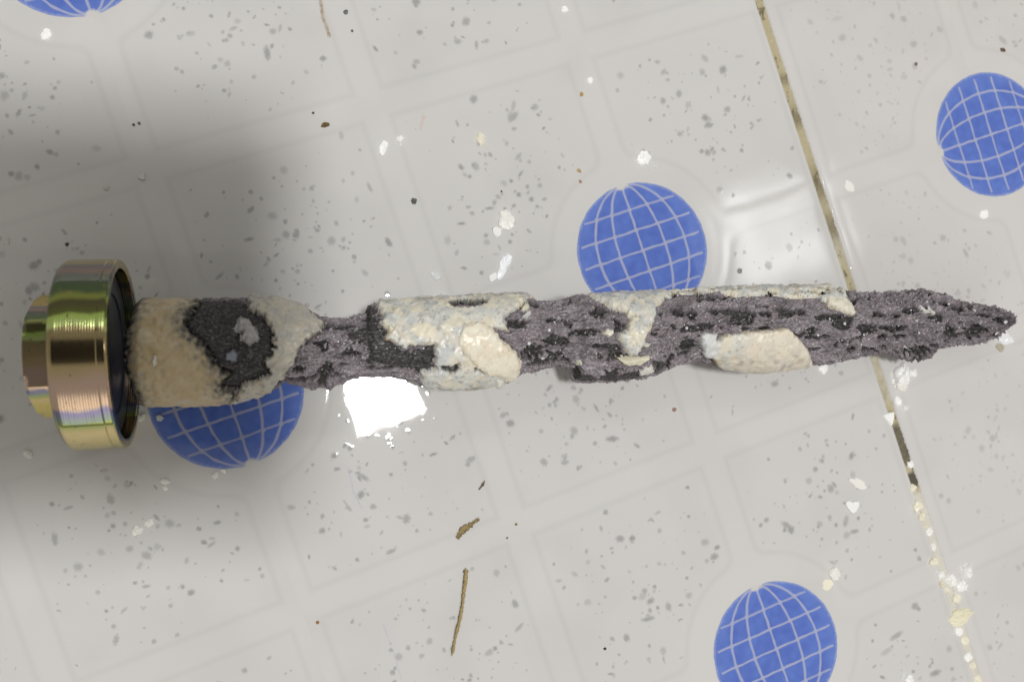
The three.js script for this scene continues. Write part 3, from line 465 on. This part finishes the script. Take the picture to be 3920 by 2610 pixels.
const chrome = { metalness: 1, roughness: 0.15, iridescence: 1, iridescenceIOR: 1.9, iridescenceThicknessRange: [100, 420] };
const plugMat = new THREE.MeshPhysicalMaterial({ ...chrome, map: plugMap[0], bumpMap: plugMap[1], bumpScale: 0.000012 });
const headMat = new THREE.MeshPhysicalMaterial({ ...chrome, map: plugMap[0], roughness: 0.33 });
function turned(profile, ns, close) {                             // [distance along the rod, radius] -> surface of revolution about the rod's axis
  const nj = ns + 1, n = profile.length;
  const g = gridGeo(n, nj, (i, j) => { const th = (j / ns) * 360, [s, r] = profile[i], p = at(s, th, r); return [...p, 1, 1, 1, s / 12, j / ns]; });
  return g;
}
const RC = 14.4;
const arc = (cs, cr, r, a0, a1, n) => Array.from({ length: n + 1 }, (_, k) => { const a = mix(a0, a1, k / n) * D; return [cs + r * Math.cos(a), cr + r * Math.sin(a)]; });
const CL = -7.6;
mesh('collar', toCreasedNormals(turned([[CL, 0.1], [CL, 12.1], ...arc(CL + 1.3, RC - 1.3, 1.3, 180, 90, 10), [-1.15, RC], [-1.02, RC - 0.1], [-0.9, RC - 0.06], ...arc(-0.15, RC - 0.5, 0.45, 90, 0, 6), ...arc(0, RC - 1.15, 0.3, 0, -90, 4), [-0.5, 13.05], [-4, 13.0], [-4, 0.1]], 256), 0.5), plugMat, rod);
mesh('gasket', toCreasedNormals(turned([[-2.6, 12.96], ...arc(-1.8, 12.5, 0.4, 90, 0, 5), [-1.4, 9.4], [-1.7, 9.2], [-1.7, 0.2]], 160), 0.6), new THREE.MeshPhysicalMaterial({ color: new THREE.Color().setRGB(0.035, 0.042, 0.058), roughness: 0.42 }), rod).userData.label = 'dark blue grey rubber gasket inside the collar';
{ // hexagon with one flat upwards, the outer corners turned off
  const R = 9.3, n = 60, prof = [[-12.1, 0.05], [-12.1, 7.5], [-11.8, 8.5], [-11.2, 9.2], [-10.4, 10], [-7.5, 10]];
  const g = gridGeo(prof.length, 6 * n + 1, (i, j) => {
    const th = (j / (6 * n)) * 360, fold = wrap(th, 60), hex = (R * Math.cos(30 * D)) / Math.cos(fold * D), round = Math.min(hex, R * 0.985), [s, lim] = prof[i];
    const r = Math.min(i < 1 ? 0.05 : round, lim); const p = at(s + (i >= 1 && i < 4 ? 0 : 0), th, r); return [...p, 1, 1, 1, (s + r) / 12, j / (6 * n)];
  });
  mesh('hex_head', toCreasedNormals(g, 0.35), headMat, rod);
}

// ---------------------------------------------------------------- crumbs and flakes lying on the tiles
const WHITE = [0.93, 0.93, 0.92], MILK = [0.82, 0.81, 0.77], DIM = [0.66, 0.66, 0.62], IVORY = [0.84, 0.80, 0.66], GLASSY = [0.66, 0.68, 0.68];
const flakeMats = {};
function flakeMat(c, wet) { const k = c.join() + wet; return (flakeMats[k] ??= new THREE.MeshPhysicalMaterial({ color: new THREE.Color().setRGB(...c), roughness: wet ? 0.08 : 0.42, clearcoat: wet ? 1 : 0.3, clearcoatRoughness: wet ? 0.03 : 0.3 })); }
const floorY = (x, z) => relief(...toLat(x, z));
function chipGeo(R, seed, { pts, thick = 0.5, el = 1, jag = 0.35, dome = 0.25, flat = false, tilt } = {}) {
  const Q = rng(seed * 977 + 13), n = pts ? pts.length : 22, out = [];
  const ph = Q() * 6.28, corners = 4 + Math.floor(Q() * 3), cs = Array.from({ length: corners }, (_, i) => [(i + Q() * 0.7) / corners * 6.283, 0.75 + 0.4 * Q()]);
  if (pts) out.push(...pts); else for (let i = 0; i < n; i++) {
    const a = (i / n) * 6.2832; let r = 1; for (const [ca, cr] of cs) r = Math.min(r, cr * 0.86 / Math.max(0.35, Math.cos(wrap(a - ca, 6.2832))));
    r *= 1 + jag * 0.55 * noise(Math.cos(a) * 1.7 + seed * 3.1, Math.sin(a) * 1.7, seed) + jag * 0.3 * (Q() - 0.5);
    const x = r * Math.cos(a) * el, y = r * Math.sin(a) / Math.sqrt(el); out.push([R * (x * Math.cos(ph) - y * Math.sin(ph)), R * (x * Math.sin(ph) + y * Math.cos(ph))]);
  }
  const P = [], I = [], rings = [[1, 0], [1.0, 0.45], [0.93, 0.85], [0.72, 1], [0.4, 1.08], [0.15, 1.1]], hR = [];
  for (let k = 0; k < rings.length; k++) for (let i = 0; i < n; i++) {
    const [f, h] = rings[k], [x, z] = out[i];
    let y = thick * (k < 2 ? h : flat ? 0.9 : h * (1 - dome) + dome * h * (1.2 - f)) + (k > 1 && !flat ? thick * 0.2 * noise(x * 1.6 / Math.max(0.5, R * 0.6) * f + seed, z * 1.6 / Math.max(0.5, R * 0.6) * f, seed * 2) : 0);
    if (tilt && k > 0) y += tilt[0] * x * f + tilt[1] * z * f;
    P.push(x * f, y, z * f);
  }
  P.push(0, thick * (flat ? 0.9 : 1.08), 0); const c = rings.length * n;
  for (let k = 0; k + 1 < rings.length; k++) for (let i = 0; i < n; i++) { const a = k * n + i, b = k * n + (i + 1) % n; I.push(a, a + n, b, b, a + n, b + n); }
  for (let i = 0; i < n; i++) I.push((rings.length - 1) * n + i, c, (rings.length - 1) * n + (i + 1) % n);
  for (let i = 1; i + 1 < n; i++) I.push(0, i, i + 1);
  const g = new THREE.BufferGeometry(); g.setAttribute('position', new THREE.Float32BufferAttribute(P.map((v) => v * MM), 3)); g.setIndex(I);
  return toCreasedNormals(g, 1.0);
}
let seed = 1;
function flake(name, label, category, x, z, R, c, o = {}) {
  const m = mesh(name, chipGeo(R, o.seed ?? seed++, o), flakeMat(c, !!o.wet));
  m.position.set(x * MM, (floorY(x, z) - 0.06 + (o.lift ?? 0)) * MM, z * MM); m.rotation.y = o.turn ?? 0;
  return tag(m, label, category, o.group);
}
const F = (label, x, z, R, c, o = {}) => flake('limescale_flake', label, 'limescale flake', x, z, R, c, { group: 'limescale flakes scattered on the tiles', ...o });
F('small white pointed flake just below the top left globe', -47.6, -55.8, 0.95, WHITE, { el: 1.3 });
F('square greyish flake in the dark shade upper left', -32.5, -32.4, 0.72, DIM, { flat: true });
F('faint small flake left of the square greyish flake', -38.1, -30.3, 0.55, DIM);
F('faint flake at the left edge of the picture above the plug', -53.4, -20.9, 0.6, DIM);
F('white shard by the rim of the shade, below the brown seed', 8.2, -39.1, 1.0, WHITE, { el: 1.4, turn: 0.6 });
F('narrow white flake right of the white shard, upper of a touching pair', 11.2, -40.9, 0.62, WHITE, { el: 1.35 });
F('tiny white bead standing for a lamp glint below the narrow white flake', 11.2, -39.8, 0.36, WHITE, { wet: true, tilt: [0.02, 0.05] });  // lamp glint made as a white bead
F('cream lump among the grey specks above the middle of the rod', 25.8, -41.5, 0.95, IVORY, { thick: 0.8, el: 1.2 });
F('large rounded white flake above the rod, biggest of the upper flakes', 30.5, -26.7, 1.75, MILK, { thick: 0.9, jag: 0.4 });
F('white shard standing for a lamp glint at the lower left of the large rounded flake', 28.9, -24.5, 0.95, WHITE, { wet: true, flat: true, tilt: [0.06, 0.09], el: 1.15, jag: 0.1, thick: 0.4 });  // lamp glint at the wet edge, built as a glossy white shard
F('tall narrow bluish white flake close above the rod', 30.0, -18.1, 1.5, [0.87, 0.90, 0.94], { thick: 0.7, el: 1.75, turn: 1.7, seed: 42 });
F('white shard standing for a lamp glint at the lower left of the tall narrow flake', 28.0, -16.2, 0.85, WHITE, { wet: true, flat: true, tilt: [0.05, 0.06], el: 1.2, jag: 0.1, thick: 0.4 });  // another lamp glint built as a white shard
F('see-through grey flake above the round droplet', 17.6, -16.2, 0.85, GLASSY, { el: 1.2 });
F('round grey droplet touching the upper edge of the rod', 18.5, -12.5, 0.85, GLASSY, { thick: 1.0, jag: 0.05 });
F('tiny white chip standing for a lamp glint beside the round droplet', 17.7, -11.6, 0.5, WHITE, { wet: true, el: 1.5, thick: 2.2 });  // lamp glint built as a raised white chip
F('ragged white flake above the middle globe', 57.2, -39.1, 1.65, WHITE, { thick: 0.8, jag: 0.55 });
F('small white crumb by the band upper middle', 46.9, -53.7, 0.7, WHITE);
F('small white crumb near the top edge, middle', 42.0, -66.8, 0.65, WHITE);
F('pale dot right of the ragged white flake', 59.5, -37.8, 0.45, MILK);
F('small white flake just below the right globe', 131.4, -30.8, 1.15, WHITE);
F('pale smeared crumb right of the joint, upper right', 100.9, -35.4, 1.2, MILK, { thick: 0.12, el: 1.3 });
F('bright white heart-shaped flake below the rod, right', 100.1, 28.2, 1.7, WHITE, { wet: true, pts: [[0, 1.5], [-0.55, 1.1], [-1.15, 0.35], [-1.5, -0.45], [-1.45, -1.0], [-0.7, -1.1], [0, -0.72], [0.7, -0.95], [1.45, -0.85], [1.5, -0.3], [1.2, 0.35], [0.8, 1.05]], flat: true, tilt: [0.05, 0.05] });
F('dull translucent flake above the heart-shaped flake', 101.8, 24.0, 1.3, MILK, { thick: 0.15, el: 1.7, turn: 1.1 });
F('large white crumb between the rod and the joint', 111.5, 2.2, 2.2, WHITE, { thick: 1.6, jag: 0.5 });
F('smaller white crumb under the large crumb', 111.6, 4.6, 1.2, MILK, { thick: 0.9, jag: 0.5 });
F('white crumb at the lower end of the yellow stretch of joint', 110.6, 7.6, 1.0, WHITE, { jag: 0.5, thick: 0.8 });
F('triangular white flake left of the joint below the rod', 108.6, 11.0, 1.3, WHITE, { pts: [[-1.2, -0.6], [0.2, -1.1], [1.2, -1.2], [1.1, 0], [0.9, 1.1], [0.5, 1.6], [0, 0.9], [-0.7, 0.2]] });
F('small white crumb right of the large crumb, under the rod tip', 114.3, 2.0, 0.9, WHITE);
F('small white flake under the lower cream patch of the rod', 94.3, 0.9, 1.0, WHITE, { el: 1.3 });
F('greyish flake left of the globe beneath the plug, near the left edge', -49.8, 14.2, 0.75, MILK, { el: 1.35 });
F('small grey chip lying on the partly hidden globe', -29.4, 8.6, 0.6, GLASSY, { flat: true });
F('greyish flake at the lower edge of the plug rim', -32.3, 8.4, 0.75, MILK, { el: 1.2 });
F('upper of two touching pale flakes below the partly hidden globe', -28.4, 19.3, 0.68, MILK, { el: 1.2 });
F('lower of two touching pale flakes below the partly hidden globe', -28.5, 20.3, 0.55, MILK);
F('pale chip at the bottom of the partly hidden globe', -20.4, 18.5, 0.6, MILK);
F('tiny white chip standing for a lamp glint at the bottom of the partly hidden globe', -19.0, 17.8, 0.45, WHITE, { wet: true, flat: true, tilt: [-0.07, 0.06], el: 1.5 });  // lamp glint built as a tilted white chip
F('white oval flake among the specks lower left', -31.0, 26.1, 0.72, MILK, { el: 1.2 });
F('pale flake left of the white oval flake, lower left', -32.9, 27.4, 0.98, MILK, { thick: 0.6 });
F('pale crumb right of the lower right globe', 95.9, 41.2, 1.3, MILK, { thick: 0.9 });
F('thin pale film of powder below the pale crumb by the lower right globe', 94.6, 43.4, 1.2, IVORY, { thick: 0.1 });
F('white crumb at the bottom edge, right', 111.8, 62.9, 1.2, WHITE, { thick: 0.8 });
F('white flake tucked under the point of the rod', 135.6, -5.4, 1.75, [0.80, 0.81, 0.84], { thick: 1.0, el: 1.4, turn: 1.4 });
F('small tan crumb below the point of the rod', 134.6, -3.2, 1.0, [0.42, 0.38, 0.28], { thick: 0.4 });
const J = (x, z, R, c, o = {}) => flake('joint_crumb', o.label, 'limescale crumb', x, z, R, c, { thick: 0.8, jag: 0.5, group: 'crumbs lodged along the joint', ...o });
for (const [x, z, R, k, label] of [
  [113.6, 20.4, 0.9, 0, 'white crumb at the right edge of the dark stretch of the joint'],
  [114.6, 28.8, 1.2, 1, 'squarish pale crumb on the joint level with the heart-shaped flake'],
  [115.4, 30.9, 0.9, 1, 'pale crumb just below the squarish crumb on the joint'],
  [117.6, 34.2, 0.9, 0, 'elongated white crumb in the pale stretch of the joint'],
  [118.5, 37.2, 0.9, 0, 'rounded white crumb right of the joint under the elongated crumb'],
  [118.1, 39.9, 1, 1, 'pale crumb left of the joint above the crossing band'],
  [119.6, 42.7, 0.9, 0, 'thin white crumb left of the crumbs at the crossing band'],
  [123.3, 47.7, 0.9, 1, 'pale crumb in the joint just above the large cream crumb'],
  [123.4, 54.5, 1.1, 0, 'white crumb touching the lower end of the large cream crumb'],
  [125.3, 56.4, 1, 1, 'pale crumb right under the large cream crumb'],
  [125.8, 59.8, 1, 0, 'white crumb in the joint nearest above the bottom edge group'],
  [127, 61.7, 0.8, 1, 'small pale crumb in the joint near the bottom edge'],
  [119.8, 44.6, 0.7, 1, 'tiny pale crumb left of the joint at the crossing band'],
  [113.9, 25, 0.9, 1, 'pale crumb just below the end of the dark stretch of joint'],
  [116.5, 32.6, 0.7, 1, 'tiny pale crumb between the squarish and the elongated crumb'],
  [121.3, 46.2, 0.7, 1, 'tiny pale crumb below the white crumb at the crossing band'],
  [112.2, 8.9, 0.6, 0, 'tiny white crumb above the triangular flake by the joint'],
  [128.2, 64.5, 1, 1, 'lowest pale crumb of the joint at the bottom edge']]) J(x, z, R, k ? IVORY : WHITE, { label, small: true });
J(121.8, 44.1, 1.3, WHITE, { label: 'white crumb in the joint beside the crossing band', thick: 1.2 });
J(125.6, 42.3, 1.25, WHITE, { label: 'upper white crumb just right of the joint near the crossing band', thick: 1.2 });
J(124.1, 45.2, 1.35, WHITE, { label: 'rounded white crumb on the right edge of the joint', thick: 1.2 });
J(124.2, 51.4, 2.1, [0.80, 0.76, 0.58], { label: 'large cream crumb sitting on the joint lower right', thick: 1.3, el: 1.35, turn: 1.2 });
// brown scraps, seeds and specks of dirt
const dirtMat = (c) => new THREE.MeshStandardMaterial({ color: new THREE.Color().setRGB(...c), roughness: 0.85 });
function ribbon(name, label, category, path, c, thick) {           // path: [x, z, half width] in mm, a thin curled strip lying on the tile
  const n = path.length, X = path[0][0], Z = path[0][1], m = 9, K = 90;
  const curve = new THREE.CatmullRomCurve3(path.map(([x, z, w]) => new THREE.Vector3(x, w, z)));
  const g = gridGeo(m, K, (i, j) => {
    const t = j / (K - 1), p = curve.getPoint(t), d = curve.getTangent(t), l = Math.hypot(d.x, d.z), nx = -d.z / l, nz = d.x / l, a = (i / (m - 1)) * 2 * Math.PI;
    const w = 1.45 * p.y * (0.85 + 0.35 * noise(p.x * 1.7, p.z * 1.7, 4)) * (t < 0.02 || t > 0.98 ? 0.3 : 1), o = Math.cos(a) * w, h = thick * (0.5 + 0.5 * Math.sin(a)) * (0.7 + 0.6 * Math.max(0, Math.cos(a))) + 0.05;
    const x = p.x + nx * o, z = p.z + nz * o, side = 0.5 + 0.5 * Math.cos(a + 0.4), k = 0.75 + 0.5 * n3(1.8, x, 0, z);
    const q = mix3(c[0], c[1], step(0.45, 0.8, side + 0.35 * noise(x * 2.3, z * 2.3, 2))).map((v) => v * k);
    return [x - X, h + floorY(x, z), z - Z, ...q, 0, 0];
  });
  const o = mesh(name, g, new THREE.MeshStandardMaterial({ vertexColors: true, roughness: 0.8, side: THREE.DoubleSide }));
  o.position.set(X * MM, 0, Z * MM); return tag(o, label, category);
}
ribbon('dry_straw', 'long thin tan straw fragment below the brown scrap, lower middle', 'straw', [[22.8, 36.5, 0.36], [22.7, 38.5, 0.32], [22.4, 40.5, 0.28], [22.1, 43, 0.24], [21.6, 45.6, 0.26], [20.9, 48.3, 0.26], [20.2, 51.9, 0.2]], [[0.36, 0.27, 0.12], [0.13, 0.10, 0.045]], 0.35);
ribbon('leaf_scrap', 'brown curled scrap of dry leaf on the tile below the rod', 'leaf scrap', [[21.2, 31.1, 0.36], [21.8, 30.2, 0.42], [22.5, 29.4, 0.56], [23.3, 29.0, 0.44], [24.3, 28.3, 0.22], [25.3, 27.7, 0.26]], [[0.28, 0.21, 0.09], [0.12, 0.085, 0.035]], 0.4);
ribbon('fibre_curl', 'tiny dark curl of fibre above the leaf scrap', 'fibre', [[25.2, 22.5, 0.06], [25.7, 21.9, 0.15], [26.0, 21.5, 0.18], [26.3, 20.9, 0.1]], [[0.14, 0.10, 0.06], [0.05, 0.055, 0.04]], 0.3);
const grit = (label, x, z, R, c, o = {}) => flake('dirt_speck', label, 'dirt speck', x, z, R, c, { thick: 0.35, jag: 0.3, group: 'specks of dirt on the tiles', ...o });
flake('seed', 'small brown seed on the smooth band upper left', 'seed', -2.0, -42.8, 0.62, [0.16, 0.10, 0.035], { el: 1.6, turn: 1.3, thick: 0.6, jag: 0.1 });
grit('round dark speck near the top edge left of centre', 1.6, -63.3, 0.5, [0.10, 0.10, 0.11]);
grit('smaller dark speck under the round dark speck at the top', 2.7, -59.9, 0.28, [0.12, 0.13, 0.14]);
grit('dark greenish grain left of the large rounded flake', 13.6, -29.7, 0.62, [0.12, 0.13, 0.11], { thick: 0.6 });
grit('tiny black dot near the bottom edge', 48.8, 52.6, 0.3, [0.03, 0.03, 0.03]);
grit('small brown dot above the right globe', 136.9, -65.5, 0.55, [0.12, 0.06, 0.04], { el: 1.3 });
grit('brown grain at the upper right beside the band', 116.3, -61.2, 0.42, [0.22, 0.14, 0.09]);
grit('tiny dark speck left of the brown seed', -4.1, -44.8, 0.24, [0.06, 0.06, 0.05]);
grit('brown dot right of the leaf scrap', 32.1, 29.0, 0.28, [0.22, 0.15, 0.06]);
grit('tiny dark speck below right of the leaf scrap', 30.4, 31.4, 0.2, [0.10, 0.10, 0.09]);
grit('ochre crumb on the band left of the upper right specks', 45.2, -50.9, 0.5, [0.45, 0.30, 0.10]);
grit('ochre crumb above left of the middle globe', 44.6, -36.4, 0.38, [0.42, 0.30, 0.13], { el: 1.4 });
grit('reddish crumb beneath the ochre crumb by the middle globe', 44.8, -34.4, 0.34, [0.45, 0.24, 0.16]);
grit('rust coloured speck lower left of centre', -3.3, 44.5, 0.36, [0.30, 0.16, 0.07]);
grit('dark red speck near the left edge above the plug', -44.2, -20.6, 0.32, [0.08, 0.04, 0.04]);
grit('black dot above the large rounded flake', 29.7, -32.0, 0.2, [0.03, 0.03, 0.03]);
grit('left of two dark specks side by side, upper left', -33.9, -41.2, 0.34, [0.10, 0.08, 0.08]);
grit('right of two dark specks side by side, upper left', -33.0, -41.5, 0.3, [0.14, 0.11, 0.11]);
grit('dark grey speck right of the middle globe', 76.8, -18.1, 0.6, [0.22, 0.23, 0.22], { thick: 0.15 });
grit('small dark dot left of the dull translucent flake', 63, 8.6, 0.42, [0.30, 0.18, 0.15]);

// ---------------------------------------------------------------- the phone that takes the picture, held over the tiles: it shades the left of the view
{
  const B = new THREE.Vector3().copy(FWD).negate(), U = camera.up.clone(), Rr = new THREE.Vector3().crossVectors(FWD, U).normalize(); U.crossVectors(Rr, FWD).normalize();
  const phone = new THREE.Group(); phone.name = 'smartphone';
  phone.quaternion.setFromRotationMatrix(new THREE.Matrix4().makeBasis(Rr, U, B));
  phone.position.copy(EYE).addScaledVector(B, 0.0015);
  tag(phone, 'dark smartphone held level above the tiles with its camera facing down', 'smartphone');
  const body = mesh('phone_body', new RoundedBoxGeometry(0.150, 0.065, 0.0085, 4, 0.004), new THREE.MeshPhysicalMaterial({ color: new THREE.Color().setRGB(0.03, 0.03, 0.034), roughness: 0.35 }), phone);
  body.position.set(-0.075 + 0.0032, 0.0068, 0.0085 / 2 + 0.002);
  const ringM = mesh('camera_ring', new THREE.TorusGeometry(0.0045, 0.0008, 12, 48), new THREE.MeshStandardMaterial({ color: 0x555555, metalness: 1, roughness: 0.3 }), phone); ringM.position.z = 0.0015;
  scene.add(phone);
}
scene.traverse((o) => { if (o.isMesh) o.castShadow = o.receiveShadow = true; });
renderer.render(scene, camera);
